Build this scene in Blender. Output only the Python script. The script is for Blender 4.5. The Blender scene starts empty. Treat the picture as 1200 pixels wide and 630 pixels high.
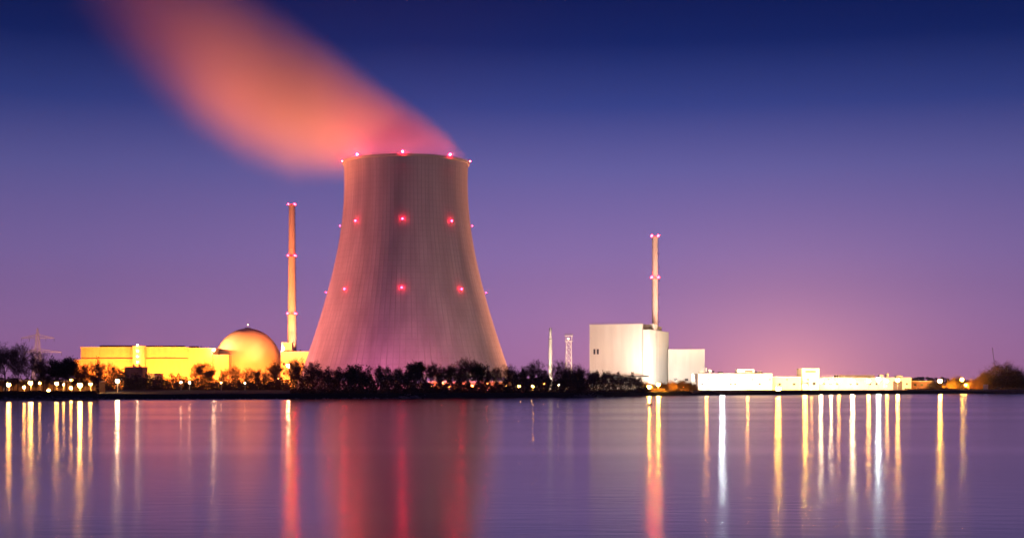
import bpy, math, random
from math import sin, cos, pi, sqrt, radians, tan, atan2
from mathutils import Vector, Matrix
random.seed(7)
SC = bpy.context.scene
COL = SC.collection

# ------------------------------------------------------------------ camera
F, CX, HY, EYE = 1800.0, 600.0, 451.0, 5.0      # focal length in photo pixels, centre column, horizon row, eye height
cam_d = bpy.data.cameras.new('camera'); cam = bpy.data.objects.new('camera', cam_d); COL.objects.link(cam)
cam.location = (0, 0, EYE); cam.rotation_euler = (radians(90), 0, 0)
cam_d.sensor_width = 36; cam_d.lens = 36 * F / 1200
cam_d.shift_y = (HY - 315) / 1200
cam_d.clip_start = 0.5; cam_d.clip_end = 20000
SC.camera = cam

# ------------------------------------------------------------------ render / exposure
SC.render.engine = 'CYCLES'
cy = SC.cycles
cy.use_denoising = True
try: cy.denoiser = 'OPENIMAGEDENOISE'
except Exception: pass
cy.max_bounces = 5; cy.diffuse_bounces = 2; cy.glossy_bounces = 3; cy.transmission_bounces = 2
cy.volume_bounces = 1; cy.transparent_max_bounces = 8
cy.caustics_reflective = False; cy.caustics_refractive = False
cy.use_light_tree = True; cy.use_adaptive_sampling = False
cy.sample_clamp_indirect = 6.0; cy.sample_clamp_direct = 0.0
cy.volume_step_rate = 1.0; cy.volume_max_steps = 256
SC.view_settings.view_transform = 'Standard'; SC.view_settings.look = 'None'
SC.view_settings.exposure = 0.0; SC.view_settings.gamma = 1.0
SC.view_settings.use_curve_mapping = False

def lin(r, g, b):
    f = lambda c: (c / 255 / 12.92) if c <= 10.3 else ((c / 255 + .055) / 1.055) ** 2.4
    return (f(r), f(g), f(b), 1)

# ------------------------------------------------------------------ world: clear dusk sky, no sun disc left
W = bpy.data.worlds.new('World'); SC.world = W; W.use_nodes = True
nt = W.node_tree; nt.nodes.clear()
wo = nt.nodes.new('ShaderNodeOutputWorld'); bg = nt.nodes.new('ShaderNodeBackground')
tc = nt.nodes.new('ShaderNodeTexCoord'); sp = nt.nodes.new('ShaderNodeSeparateXYZ')
nt.links.new(tc.outputs['Generated'], sp.inputs[0])
mr = nt.nodes.new('ShaderNodeMapRange'); mr.inputs['From Min'].default_value = 0; mr.inputs['From Max'].default_value = 0.5
nt.links.new(sp.outputs['Z'], mr.inputs['Value'])
cr = nt.nodes.new('ShaderNodeValToRGB'); nt.links.new(mr.outputs[0], cr.inputs[0])
SKY = [(0.0, (170, 112, 164)), (.028, (166, 117, 174)), (.045, (159, 118, 177)), (.084, (136, 112, 176)), (.138, (97, 95, 162)),
       (.178, (49, 65, 136)), (.217, (8, 35, 100)), (.25, (0, 22, 80)), (.33, (0, 20, 74)), (.5, (0, 18, 70))]
el = cr.color_ramp.elements
while len(el) > 1: el.remove(el[-1])
for i, (p, c) in enumerate(SKY):
    e = el[0] if i == 0 else el.new(p * 2)
    e.position = p * 2; e.color = lin(*c)
# warm glow of the right shore lamps in haze, painted into the sky
def WM(op, a, b=None):
    nd = nt.nodes.new('ShaderNodeMath'); nd.operation = op
    for k, v in enumerate((a, b)):
        if v is None: continue
        if isinstance(v, (int, float)): nd.inputs[k].default_value = v
        else: nt.links.new(v, nd.inputs[k])
    return nd.outputs[0]
ys_ = WM('MAXIMUM', sp.outputs['Y'], .001)
gx = WM('DIVIDE', WM('SUBTRACT', WM('DIVIDE', sp.outputs['X'], ys_), (925-CX)/F), .105)
gz = WM('DIVIDE', WM('DIVIDE', sp.outputs['Z'], ys_), .075)
gr_ = WM('SQRT', WM('ADD', WM('MULTIPLY', gx, gx), WM('ADD', WM('MULTIPLY', gz, gz), .03)))
gfac = WM('MULTIPLY', WM('POWER', 2.718, WM('MULTIPLY', gr_, -2.2)), WM('GREATER_THAN', sp.outputs['Y'], .001))
# sky dimmed to both sides of the view, as a lens vignette would
bx_ = WM('DIVIDE', WM('SUBTRACT', WM('DIVIDE', sp.outputs['X'], ys_), .06), .27)
side_fall = WM('ADD', .78, WM('MULTIPLY', WM('POWER', 2.718, WM('MULTIPLY', WM('MULTIPLY', bx_, bx_), -1.0)), WM('MULTIPLY', WM('GREATER_THAN', sp.outputs['Y'], .001), .22)))
base_ = nt.nodes.new('ShaderNodeVectorMath'); base_.operation = 'SCALE'
nt.links.new(cr.outputs[0], base_.inputs[0]); nt.links.new(side_fall, base_.inputs['Scale'])
ad = nt.nodes.new('ShaderNodeMix'); ad.data_type = 'RGBA'; ad.blend_type = 'ADD'
nt.links.new(gfac, ad.inputs['Factor']); nt.links.new(base_.outputs[0], ad.inputs['A']); ad.inputs['B'].default_value = (.95, .33, .12, 1)
nt.links.new(ad.outputs['Result'], bg.inputs['Color']); bg.inputs['Strength'].default_value = 1.06
nt.links.new(bg.outputs[0], wo.inputs['Surface'])

# ------------------------------------------------------------------ helpers
def X(px, Y): return (px - CX) / F * Y
def Z(py, Y): return EYE + (HY - py) / F * Y
def S(n, Y): return n * Y / F                       # n photo pixels at distance Y, in metres

class MB:
    def __init__(s): s.v = []; s.f = []; s.sm = False
    def box(s, x0, x1, y0, y1, z0, z1):
        b = len(s.v)
        s.v += [(x0,y0,z0),(x1,y0,z0),(x1,y1,z0),(x0,y1,z0),(x0,y0,z1),(x1,y0,z1),(x1,y1,z1),(x0,y1,z1)]
        s.f += [tuple(b+i for i in q) for q in ((0,3,2,1),(4,5,6,7),(0,1,5,4),(1,2,6,5),(2,3,7,6),(3,0,4,7))]
        return s
    def tube(s, p0, p1, r0, r1=None, n=6, cap=True):
        r1 = r0 if r1 is None else r1
        p0, p1 = Vector(p0), Vector(p1); d = (p1 - p0)
        if d.length < 1e-6: return s
        d.normalize(); a = Vector((0,0,1)) if abs(d.z) < .9 else Vector((1,0,0))
        u = d.cross(a).normalized(); w = d.cross(u); b = len(s.v)
        for p, r in ((p0, r0), (p1, r1)):
            for i in range(n):
                t = 2*pi*i/n; s.v.append(tuple(p + u*(r*cos(t)) + w*(r*sin(t))))
        for i in range(n): s.f.append((b+i, b+(i+1)%n, b+n+(i+1)%n, b+n+i)[::-1])
        if cap: s.f.append(tuple(b+i for i in range(n))); s.f.append(tuple(b+n+i for i in range(n))[::-1])
        return s
    def lathe(s, prof, n=32, c=(0,0,0), closed=False):
        b = len(s.v)
        for r, z in prof:
            for i in range(n):
                t = 2*pi*i/n; s.v.append((c[0]+r*cos(t), c[1]+r*sin(t), c[2]+z))
        m = len(prof)
        for j in range(m-1 + (1 if closed else 0)):
            for i in range(n):
                a0 = b+j*n; a1 = b+((j+1) % m)*n
                s.f.append((a0+i, a0+(i+1)%n, a1+(i+1)%n, a1+i))
        return s
    def ring(s, r0, r1, z0, z1, n=24, c=(0,0,0)):
        return s.lathe([(r0,z0),(r1,z0),(r1,z1),(r0,z1)], n, c, True)
    def ball(s, c, r, n=12, m=8, sz=1.0):
        prof = [(max(r*sin(pi*j/m), 1e-3), -r*sz*cos(pi*j/m)) for j in range(m+1)]
        return s.lathe(prof, n, c)
    def quad(s, a, b_, c, d):
        b = len(s.v); s.v += [tuple(a), tuple(b_), tuple(c), tuple(d)]; s.f.append((b, b+1, b+2, b+3)); return s
    def mesh(s, name, m, smooth=False):
        me = bpy.data.meshes.new(name); me.from_pydata(s.v, [], s.f); me.update()
        if m: me.materials.append(m)
        if smooth: me.polygons.foreach_set('use_smooth', [True]*len(me.polygons))
        return me

def link(name, me, parent=None, loc=None, rz=0):
    o = bpy.data.objects.new(name, me); COL.objects.link(o)
    if parent: o.parent = parent
    if loc is not None: o.location = loc
    if rz: o.rotation_euler = (0, 0, rz)
    return o
def part(name, mb, m, parent, smooth=False, label=None):
    o = link(name, mb.mesh(name, m, smooth), parent)
    if label: o['label'] = label
    return o
def tag(o, label, cat, group=None, kind=None):
    if label: o['label'] = label
    if cat: o['category'] = cat
    if group: o['group'] = group
    if kind: o['kind'] = kind
    return o
def thing(name, label, cat, loc, rz=0, group=None):
    return tag(link(name, None, None, loc, rz), label, cat, group)
def structure(name, mb, m, smooth=False):
    o = link(name, mb.mesh(name, m, smooth)); o['kind'] = 'structure'; return o

# ------------------------------------------------------------------ materials
MATS = {}
def mat(name, col, rough=.8, var=.18, scale=.15, stretch=(1,1,1), bump=0.0, metal=0.0, spec=.3, col2=None):
    if name in MATS: return MATS[name]
    m = bpy.data.materials.new(name); m.use_nodes = True; t = m.node_tree
    b = t.nodes['Principled BSDF']; b.inputs['Roughness'].default_value = rough; b.inputs['Metallic'].default_value = metal
    b.inputs['Specular IOR Level'].default_value = spec
    tc = t.nodes.new('ShaderNodeTexCoord'); mp = t.nodes.new('ShaderNodeMapping'); mp.inputs['Scale'].default_value = stretch
    no = t.nodes.new('ShaderNodeTexNoise'); no.inputs['Scale'].default_value = scale; no.inputs['Detail'].default_value = 6
    t.links.new(tc.outputs['Object'], mp.inputs[0]); t.links.new(mp.outputs[0], no.inputs[0])
    r = t.nodes.new('ShaderNodeValToRGB'); t.links.new(no.outputs['Fac'], r.inputs[0])
    c2 = col2 or tuple(c*(1-2*var) for c in col)
    r.color_ramp.elements[0].position = .3; r.color_ramp.elements[0].color = (*c2, 1)
    r.color_ramp.elements[1].position = .68; r.color_ramp.elements[1].color = (*col, 1)
    t.links.new(r.outputs[0], b.inputs['Base Color'])
    if bump:
        bp = t.nodes.new('ShaderNodeBump'); bp.inputs['Strength'].default_value = bump; bp.inputs['Distance'].default_value = .3
        t.links.new(no.outputs['Fac'], bp.inputs['Height']); t.links.new(bp.outputs[0], b.inputs['Normal'])
    MATS[name] = m; return m
def glow(name, col, s):
    m = bpy.data.materials.new(name); m.use_nodes = True; t = m.node_tree; t.nodes.clear()
    o = t.nodes.new('ShaderNodeOutputMaterial'); e = t.nodes.new('ShaderNodeEmission')
    e.inputs[0].default_value = (*col, 1); e.inputs[1].default_value = s; t.links.new(e.outputs[0], o.inputs[0]); return m

SOD = (1.0, .40, .07); AMB = (1.0, .46, .05); WARM = (1.0, .66, .34); COOL = (.86, .96, 1.0); RED = (1.0, .010, .035); DEEP = (1.0, .22, .03)
M_wall_y = mat('cream_cladding', (.62, .55, .40), .7, .06, .4, (1,1,.15))
M_wall_w = mat('white_cladding', (.72, .70, .67), .65, .06, .25, (1,1,.12))
M_wall_p = mat('pale_render', (.66, .63, .60), .8, .07, .2, (1,1,.2))
M_dark = mat('dark_metal', (.09, .085, .09), .6, .15, 1.5)
M_roof = mat('roof_felt', (.16, .13, .12), .9, .2, .3)
M_steel = mat('galvanised_steel', (.50, .48, .47), .45, .15, 1.2, metal=.3)
M_conc = mat('concrete', (.40, .38, .36), .9, .12, .08, (1,1,.25), .15)
M_stack = mat('painted_concrete', (.60, .54, .50), .8, .1, .2, (1,1,.2))
M_white = mat('white_paint', (.78, .76, .74), .5, .05, .5)
M_glass = mat('window_glass', (.03, .035, .05), .08, .1, 1, spec=.6)
M_stone = mat('stone_bank', (.13, .11, .10), .95, .3, .7, bump=.4)
M_dome = mat('dome_concrete', (.58, .50, .42), .75, .06, .06)
M_wood = mat('bark', (.055, .040, .032), .95, .25, 2.0)
M_twig = mat('bare_twigs', (.17, .105, .085), .95, .25, .6)
M_leafd = mat('evergreen_leaves', (.045, .055, .030), .9, .3, .4)
M_leafo = mat('autumn_leaves', (.22, .115, .035), .9, .3, .4)
M_bush = mat('bramble', (.10, .07, .06), .95, .3, .3)

# ------------------------------------------------------------------ setting: lake, land, yard
SHORE = [(-2600, 430), (-300, 515), (0, 530), (475, 580), (690, 665), (750, 715), (830, 790), (1200, 950), (1700, 1120), (4200, 1800)]
SW = [(X(p, y), y) for p, y in SHORE]
def shore(x):
    if x <= SW[0][0]: return SW[0][1]
    for (x0, y0), (x1, y1) in zip(SW, SW[1:]):
        if x <= x1: return y0 + (y1-y0)*(x-x0)/(x1-x0)
    return SW[-1][1]
def shore_px(px):
    for (p0, y0), (p1, y1) in zip(SHORE, SHORE[1:]):
        if px <= p1: return y0 + (y1-y0)*(px-p0)/(p1-p0)
    return SHORE[-1][1]
LAND = 2.0

def water_material():
    m = bpy.data.materials.new('lake_water'); m.use_nodes = True; t = m.node_tree; b = t.nodes['Principled BSDF']
    b.inputs['Base Color'].default_value = (.004, .006, .012, 1); b.inputs['IOR'].default_value = 1.5
    b.inputs['Specular IOR Level'].default_value = .5
    b.distribution = 'GGX'
    tc = t.nodes.new('ShaderNodeTexCoord'); mp = t.nodes.new('ShaderNodeMapping'); mp.inputs['Scale'].default_value = (.0022, .018, 1)
    no = t.nodes.new('ShaderNodeTexNoise'); no.inputs['Scale'].default_value = 1; no.inputs['Detail'].default_value = 3
    t.links.new(tc.outputs['Object'], mp.inputs[0]); t.links.new(mp.outputs[0], no.inputs[0])
    r = t.nodes.new('ShaderNodeMapRange'); r.inputs['From Min'].default_value = .35; r.inputs['From Max'].default_value = .65
    r.inputs['To Min'].default_value = .13; r.inputs['To Max'].default_value = .17
    t.links.new(no.outputs['Fac'], r.inputs['Value']); t.links.new(r.outputs[0], b.inputs['Roughness'])
    # long low swell, seen only as the slight wobble of the light streaks
    m2 = t.nodes.new('ShaderNodeMapping'); m2.inputs['Scale'].default_value = (.35, 1.1, 1)
    n2 = t.nodes.new('ShaderNodeTexNoise'); n2.inputs['Scale'].default_value = 1; n2.inputs['Detail'].default_value = 3
    t.links.new(tc.outputs['Object'], m2.inputs[0]); t.links.new(m2.outputs[0], n2.inputs[0])
    bp = t.nodes.new('ShaderNodeBump'); bp.inputs['Strength'].default_value = .25; bp.inputs['Distance'].default_value = .05
    t.links.new(n2.outputs['Fac'], bp.inputs['Height']); t.links.new(bp.outputs[0], b.inputs['Normal'])
    return m
mb = MB(); mb.quad((-6000,-250,0),(6000,-250,0),(6000,2200,0),(-6000,2200,0))
structure('water', mb, water_material())

M_land = mat('dark_meadow', (.055, .050, .030), .95, .3, .05, col2=(.03, .025, .02), bump=.2)
mb = MB(); xs = [SW[0][0]-5500] + [SW[0][0] + i*(SW[-1][0]-SW[0][0])/260 for i in range(261)] + [SW[-1][0]+3500]
rows = [(-7,-1.8),(-.3,-.05),(1.2,.7),(3.5,1.7),(8,1.95),(30,LAND),(90,LAND),(250,LAND),(800,LAND)]
rj = random.Random(3)
for x in xs:
    y = shore(x); j = rj.uniform(-.8,.8)
    for k, (dy, z) in enumerate(rows): mb.v.append((x, y+dy+(j if k < 4 else 0), z + (rj.uniform(-.12,.12) if 0 < k < 5 else 0)))
    mb.v.append((x, 6000, LAND))
nr = len(rows)+1
for i in range(len(xs)-1):
    for k in range(nr-1):
        a = i*nr+k; mb.f.append((a, a+nr, a+nr+1, a+1))
structure('ground', mb, M_land)

def sheet(name, pts, z, m):
    mb = MB(); mb.v = [(x, y, z) for x, y in pts]; mb.f = [tuple(range(len(pts)))]; return structure(name, mb, m)
M_yard = mat('yard_concrete', (.30, .28, .25), .9, .15, .08)
sheet('yard_pavement', [(X(690,900),900),(X(830,860),860),(X(960,895),895),(X(1100,955),955),(X(1110,1150),1150),(X(690,1150),1150)], LAND+.006, M_yard)
sheet('plant_pavement', [(X(88,1235),1235),(X(370,1180),1180),(X(370,1390),1390),(X(88,1390),1390)], LAND+.006, M_yard)

# ------------------------------------------------------------------ lamps
GLOWS = {}
def lens_mat(col, s):
    k = (col, s)
    if k not in GLOWS: GLOWS[k] = glow('lamp_glow', col, s)
    return GLOWS[k]
def lamp_post(px, py, Y, col, s, r, label, group, base=None, cat='lamp'):
    """mast with a globe-like luminaire whose own surface gives the light"""
    if 200 < px < 300 and Y < 800: Y += 200
    x, z = X(px, Y), Z(py, Y); z0 = LAND if base is None else base
    s = s*1.9; r = r*1.5
    o = thing('yard_lamp', label, cat, (x, Y, z0), 0, group); h = z - z0
    part('mast', MB().tube((0,.5,0),(0,.5,h+r*.8), .13, .08, 8), M_steel, o)
    part('arm', MB().tube((0,.5,h+r*.8),(0,-.1,h+r+.12), .06, .05, 6), M_steel, o)
    part('lamp_hood', MB().lathe([(.02,r+.3),(r*.7,r*.9+.12),(r*1.02,r*.55+.02),(r*.98,r*.55)], 14, (0,0,h)), M_dark, o)
    part('lamp_globe', MB().ball((0,0,h), r, 10, 6), lens_mat(col, s), o, True)
    return o
def floodlight(pos, target, P, col, ang, label, group='floodlights on the plant grounds', blend=.8, base=LAND, size=.6, lens=30):
    pos = Vector(pos); tgt = Vector(target); d = (tgt-pos).normalized()
    o = thing('floodlight', label, 'floodlight', (pos.x, pos.y, base), 0, group); h = pos.z-base
    q = d.to_track_quat('-Z', 'Y')
    part('post', MB().tube((0,0,0),(0,0,h-.45), .12, .09, 8), M_steel, o)
    def oriented(mb, name, m):
        mb.v = [tuple(q @ Vector(v) + Vector((0,0,h))) for v in mb.v]; return part(name, mb, m, o)
    mb = MB(); mb.box(-.5,.5,-.35,.35,.05,.45); oriented(mb, 'housing', M_dark)
    mb = MB(); mb.box(-.56,.56,.30,.41,-.25,.4); mb.box(-.56,-.5,-.38,.3,-.2,.4); mb.box(.5,.56,-.38,.3,-.2,.4); oriented(mb, 'visor', M_dark)
    mb = MB(); mb.quad((-.45,-.3,.02),(.45,-.3,.02),(.45,.3,.02),(-.45,.3,.02)); mb.f = [mb.f[0][::-1]]; oriented(mb, 'lens', lens_mat(col, lens))
    ld = bpy.data.lights.new('flood_beam', 'SPOT'); ld.energy = P; ld.color = col; ld.spot_size = radians(ang); ld.spot_blend = blend; ld.shadow_soft_size = size
    lo = bpy.data.objects.new('flood_beam', ld); COL.objects.link(lo); lo.parent = o
    lo.location = Vector((0,0,h)) + d*.25; lo.rotation_euler = q.to_euler()
    return o

# ------------------------------------------------------------------ cooling tower
TX, TY = X(476, 1100), 1100.0
def tower_r(z): return 44.0*sqrt(1+((z-150)/100.6)**2)
TOP = 164.0
def tower():
    o = thing('cooling_tower', 'huge ribbed concrete cooling tower with red warning lamps, steaming from its rim', 'cooling tower', (TX, TY, LAND))
    NR, SEG = 104, 6; n = NR*SEG; z0, z1, m = 9.5, TOP-LAND-1.6, 80
    mb = MB()
    for j in range(m+1):
        z = z0+(z1-z0)*j/m; r = tower_r(z+LAND)
        for i in range(n):
            t = 2*pi*i/n; rr = r + (.05 if i % SEG in (0,1) else 0.0)
            mb.v.append((rr*cos(t), rr*sin(t), z))
    for j in range(m):
        for i in range(n):
            a = j*n; mb.f.append((a+i, a+(i+1)%n, a+n+(i+1)%n, a+n+i))
    mm = bpy.data.materials.new('tower_concrete'); mm.use_nodes = True; t = mm.node_tree; b = t.nodes['Principled BSDF']
    b.inputs['Roughness'].default_value = .9; b.inputs['Specular IOR Level'].default_value = .2
    tc = t.nodes.new('ShaderNodeTexCoord'); mp = t.nodes.new('ShaderNodeMapping'); mp.inputs['Scale'].default_value = (.12,.12,.012)
    no = t.nodes.new('ShaderNodeTexNoise'); no.inputs['Scale'].default_value = 1; no.inputs['Detail'].default_value = 7
    t.links.new(tc.outputs['Object'], mp.inputs[0]); t.links.new(mp.outputs[0], no.inputs[0])
    r = t.nodes.new('ShaderNodeValToRGB'); r.color_ramp.elements[0].position = .3; r.color_ramp.elements[1].position = .7
    r.color_ramp.elements[0].color = (.25,.228,.27,1); r.color_ramp.elements[1].color = (.37,.338,.395,1)
    t.links.new(no.outputs['Fac'], r.inputs[0])
    sx = t.nodes.new('ShaderNodeSeparateXYZ'); t.links.new(tc.outputs['Object'], sx.inputs[0])
    dv = t.nodes.new('ShaderNodeMath'); dv.operation = 'DIVIDE'; dv.inputs[1].default_value = 4.2; t.links.new(sx.outputs['Z'], dv.inputs[0])
    fr = t.nodes.new('ShaderNodeMath'); fr.operation = 'FRACT'; t.links.new(dv.outputs[0], fr.inputs[0])
    gt = t.nodes.new('ShaderNodeMath'); gt.operation = 'LESS_THAN'; gt.inputs[1].default_value = .13; t.links.new(fr.outputs[0], gt.inputs[0])
    mu = t.nodes.new('ShaderNodeMath'); mu.operation = 'MULTIPLY'; mu.inputs[1].default_value = .12; t.links.new(gt.outputs[0], mu.inputs[0])
    mx = t.nodes.new('ShaderNodeMix'); mx.data_type = 'RGBA'; mx.inputs['B'].default_value = (.12,.105,.10,1)
    t.links.new(mu.outputs[0], mx.inputs['Factor']); t.links.new(r.outputs[0], mx.inputs['A']); t.links.new(mx.outputs['Result'], b.inputs['Base Color'])
    sh = part('shell', mb, mm, o)
    sh.data.materials.append(mat('rib_shade_concrete', (.30,.275,.315), .9, .12, .1, (1,1,.2)))  # rib faces coloured darker to stand for the shading of the ribs
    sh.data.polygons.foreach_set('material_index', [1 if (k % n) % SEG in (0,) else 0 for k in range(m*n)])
    inner = MB().lathe([(tower_r(z0+LAND+(z1-z0)*j/30)-.5, z0+(z1-z0)*j/30) for j in range(31)][::-1], 120)
    part('inner_wall', inner, M_conc, o, True)
    rt = tower_r(TOP)
    part('rim', MB().ring(rt-.9, rt+1.0, TOP-LAND-1.62, TOP-LAND, 160), M_conc, o)
    hr = MB()
    for zz in (.55, 1.1): hr.ring(rt+.75, rt+.83, TOP-LAND+zz, TOP-LAND+zz+.08, 120)
    for i in range(120):
        t_ = 2*pi*i/120; hr.tube(((rt+.79)*cos(t_), (rt+.79)*sin(t_), TOP-LAND), ((rt+.79)*cos(t_), (rt+.79)*sin(t_), TOP-LAND+1.12), .04, n=4, cap=False)
    part('handrail', hr, M_steel, o)
    part('base_ring', MB().ring(tower_r(11)-.6, tower_r(11)+1.1, 8.6, 9.8, 120), M_conc, o)
    r0, r1 = tower_r(1)+.6, tower_r(11)
    me = {}
    for sgn in (-1, 1):
        da = sgn*pi/56
        me[sgn] = MB().tube((r0,0,0),(r1*cos(da), r1*sin(da), 8.9), .55, .5, 8).mesh('column', M_conc)
    for i in range(56):
        for sgn in (-1, 1): link('column', me[sgn], o, (0,0,0), 2*pi*i/56 + 2*pi/112)
    for zz, rad in ((TOP+1.2, .62), (Z(264.5, TY), .62), (Z(342.5, TY), .7)):
        rr = tower_r(min(zz, TOP)) + .42
        lm = MB().ball((rr+.9,0,0), rad, 10, 6).mesh('warning_lamp', lens_mat(RED, 1000.0 if zz > TOP else (85.0 if zz < 80 else 130.0)), True)
        lm2 = MB().ball((rr+.9,0,0), rad*.55, 10, 6).mesh('warning_lamp', lm.materials[0], True)
        bm_ = MB().box(rr-.3, rr+.9, -.35,.35, -.75,-.6); bm_.box(rr+.72, rr+1.08, -.18,.18,-.62,-.45); bk = bm_.mesh('lamp_bracket', M_dark)
        for k in range(8):
            a = -pi/2 + k*pi/4 + .015
            l = link('warning_lamp', lm if k not in (2, 6) else lm2, o, (0,0,zz-LAND), a)
            link('lamp_bracket', bk, l, (0,0,0))
    return o
tower()

# ------------------------------------------------------------------ stacks with warning lamps
def stack(name, label, px, Y, base_py, top_py, w_top, w_base, rings, m, base_z=None):
    x = X(px, Y); zb = LAND if base_z is None else base_z; h = Z(top_py, Y)-zb
    o = thing(name, label, 'chimney', (x, Y, zb)); rt, rb = S(w_top, Y)/2, S(w_base, Y)/2
    R = lambda z: rb + (rt-rb)*min(1, z/h)**.8
    part('shaft', MB().lathe([(R(h*j/24), h*j/24) for j in range(25)] + [(rt-.35, h), (rt-.35, h-6)], 28), m, o, False)
    part('flue_mouth', MB().lathe([(.02,h-5.5),(rt-.34,h-5.5)], 28), M_dark, o)
    la = MB()
    for dx in (-.3, .3): la.tube((R(0)*.96+.4+abs(dx)*0, dx-.9, 1), (R(h)*.96+.4, dx-.9, h+.6), .06, n=4)
    k = 2.0
    while k < h: la.tube((R(k)*.96+.4,-1.2,k),(R(k)*.96+.4,-.6,k), .04, n=4); k += 1.4
    part('ladder', la, M_dark, o)
    k = 9.0
    while k < h-4:
        p = MB(); r = R(k); p.box(r*.9, r+1.15, -1.5, -.1, k, k+.12); p.box(r+1.07, r+1.15, -1.5,-.1, k+.12, k+1.1); part('rest_platform', p, M_dark, o); k += 9.5
    g = lens_mat(RED, 160.0)
    for py in rings:
        z = Z(py, Y)-zb; r = R(z)
        p = MB().ring(r*.9, r+1.5, z-.35, z-.1, 28); p.ring(r+1.42, r+1.5, z+.9, z+1.0, 28)
        for i in range(14): a = 2*pi*i/14; p.tube(((r+1.46)*cos(a),(r+1.46)*sin(a),z-.1),((r+1.46)*cos(a),(r+1.46)*sin(a),z+.95), .05, n=4)
        pl = part('gallery', p, M_steel, o)
        for i in range(4):
            a = -pi/2 + pi/4 + i*pi/2
            part('warning_lamp', MB().ball(((r+1.2)*cos(a),(r+1.2)*sin(a), z+.75), .6, 10, 6), g, pl, True)
    return o
stack('vent_stack', 'tall tapering vent stack with three galleries of red lamps beside the dome', 342, 1335, 411, 239, 6.9, 11.6, (240.5, 300.5, 368), M_stack)
stack('vent_stack', 'slim pale vent stack with two galleries of red lamps above the white block', 767.5, 1075, 382, 277, 6.6, 7.4, (277.5, 326), M_stack)

# ------------------------------------------------------------------ left plant: turbine hall, dome, annexes
def windows(o, face_y, xs, zs, w, h, m=M_glass, fm=M_dark):
    for x in xs:
        for z in zs:
            f = MB(); t = .12
            f.box(x-w/2-t, x+w/2+t, face_y-.12, face_y-.003, z-t, z); f.box(x-w/2-t, x+w/2+t, face_y-.12, face_y-.003, z+h, z+h+t)
            f.box(x-w/2-t, x-w/2, face_y-.12, face_y-.003, z, z+h); f.box(x+w/2, x+w/2+t, face_y-.12, face_y-.003, z, z+h)
            wn = part('window', f, fm, o)
            part('pane', MB().box(x-w/2, x+w/2, face_y-.05, face_y-.004, z, z+h), m, wn)
HYD = 1300.0
def hall():
    x0 = X(94.5, HYD); o = thing('turbine_hall', 'long cream turbine hall glowing yellow under floodlights', 'building', (x0, HYD, LAND))
    L = lambda px: X(px, HYD)-x0; H = lambda py: Z(py, HYD)-LAND
    ledge = H(419.3)
    part('lower_wall', MB().box(L(94.5), L(221), 0, 60, 0, ledge-.5), M_wall_y, o)
    part('ledge', MB().box(L(94.5)-.15, L(221), -.5, 60, ledge-.5, ledge), M_roof, o)
    part('upper_wall', MB().box(L(94.5), L(221), .6, 60, ledge, H(407)), M_wall_y, o)
    part('parapet', MB().box(L(94.5)-.3, L(221), .3, 60.3, H(407), H(406.3)), M_wall_w, o)
    part('end_bay', MB().box(L(221)+.01, L(249), -.6, 58, 0, H(408)), M_wall_y, o)
    part('parapet', MB().box(L(221)-.2, L(249)+.3, -.9, 58.3, H(408), H(407.3)), M_wall_w, o)
    for a, b, t in ((114,155,404), (169,213,404.3), (219.5,229.5,405)):
        part('roof_ventilator', MB().box(L(a), L(b), 8, 14, H(407.2), H(t)), M_roof, o)
    st = part('stair_tower', MB().box(L(157), L(171), -5, -.503, 0, H(405)), M_wall_y, o)
    for k in range(7): part('pilaster', MB().box(L(100+k*8.2), L(100.5+k*8.2), .35, .598, ledge, H(407.1)), M_wall_y, o)
    for k in range(11): part('pilaster', MB().box(L(174+k*4.4), L(174.35+k*4.4), -.25, -.002, 0, ledge-.52), M_wall_y, o)
    g = lens_mat(WARM, 60.0)
    for py in (404.2, 411, 417.5, 424):
        lamp = part('stair_lamp', MB().ball((L(163), -5.9, H(py)), .55, 10, 6), g, o, True)
        part('bracket', MB().box(L(163)-.15, L(163)+.15, -5.6, -4.99, H(py)+.5, H(py)+.75), M_dark, lamp)
    windows(o, -5, [L(160), L(167)], [H(432), H(440)], 1.6, 2.2)
    return o
hall()
def annex(name, label, px0, px1, py, Y, depth, m, top=.5, zb=LAND, cat='building', win=None):
    x0 = X(px0, Y); o = thing(name, label, cat, (x0, Y, zb)); w = X(px1, Y)-x0; h = Z(py, Y)-zb
    part('wall', MB().box(0, w, 0, depth, 0, h-top), m, o)
    part('parapet', MB().box(-.25, w+.25, -.25, depth+.25, h-top, h), M_wall_p if m is not M_wall_y else M_wall_w, o)
    if win:
        n, ww, wh, zz = win
        windows(o, 0, [w*(i+.5)/n for i in range(n)], zz, ww, wh)
    return o, w, h
annex('annex_building', 'low cream annex at the left end of the turbine hall', 87, 94.3, 421, 1296, 30, M_wall_y)
a, w, h = annex('switch_building', 'small dark box building with two roof vents before the yellow hall', 146, 167, 429.5, 1180, 16, M_roof, .4, win=(3, 2.0, 1.4, [9.2]))
for dx in (.4, .72): part('roof_vent', MB().tube((w*dx,6,h),(w*dx,6,h+2), .7, .7, 10), M_dark, a)
annex('annex_building', 'low sloping lit annex at the foot of the yellow hall', 154, 181, 437, 1225, 30, M_wall_y)
annex('link_building', 'cream link block between turbine hall and reactor dome', 249.3, 268, 415.3, 1303, 40, M_wall_y)
a, w, h = annex('auxiliary_building', 'cream block with a roof house between dome and cooling tower', 329, 366, 411.5, 1300, 22, M_wall_y, win=(5, 1.6, 1.8, [12, 20]))
part('roof_house', MB().box(.4, X(341.5,1300)-X(329,1300), 3, 16, h, h+S(10,1300)), M_wall_y, a)
part('roof_house_cap', MB().box(.1, X(341.5,1300)-X(329,1300)+.3, 2.7, 16.3, h+S(10,1300), h+S(10,1300)+.5), M_wall_w, a)

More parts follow.
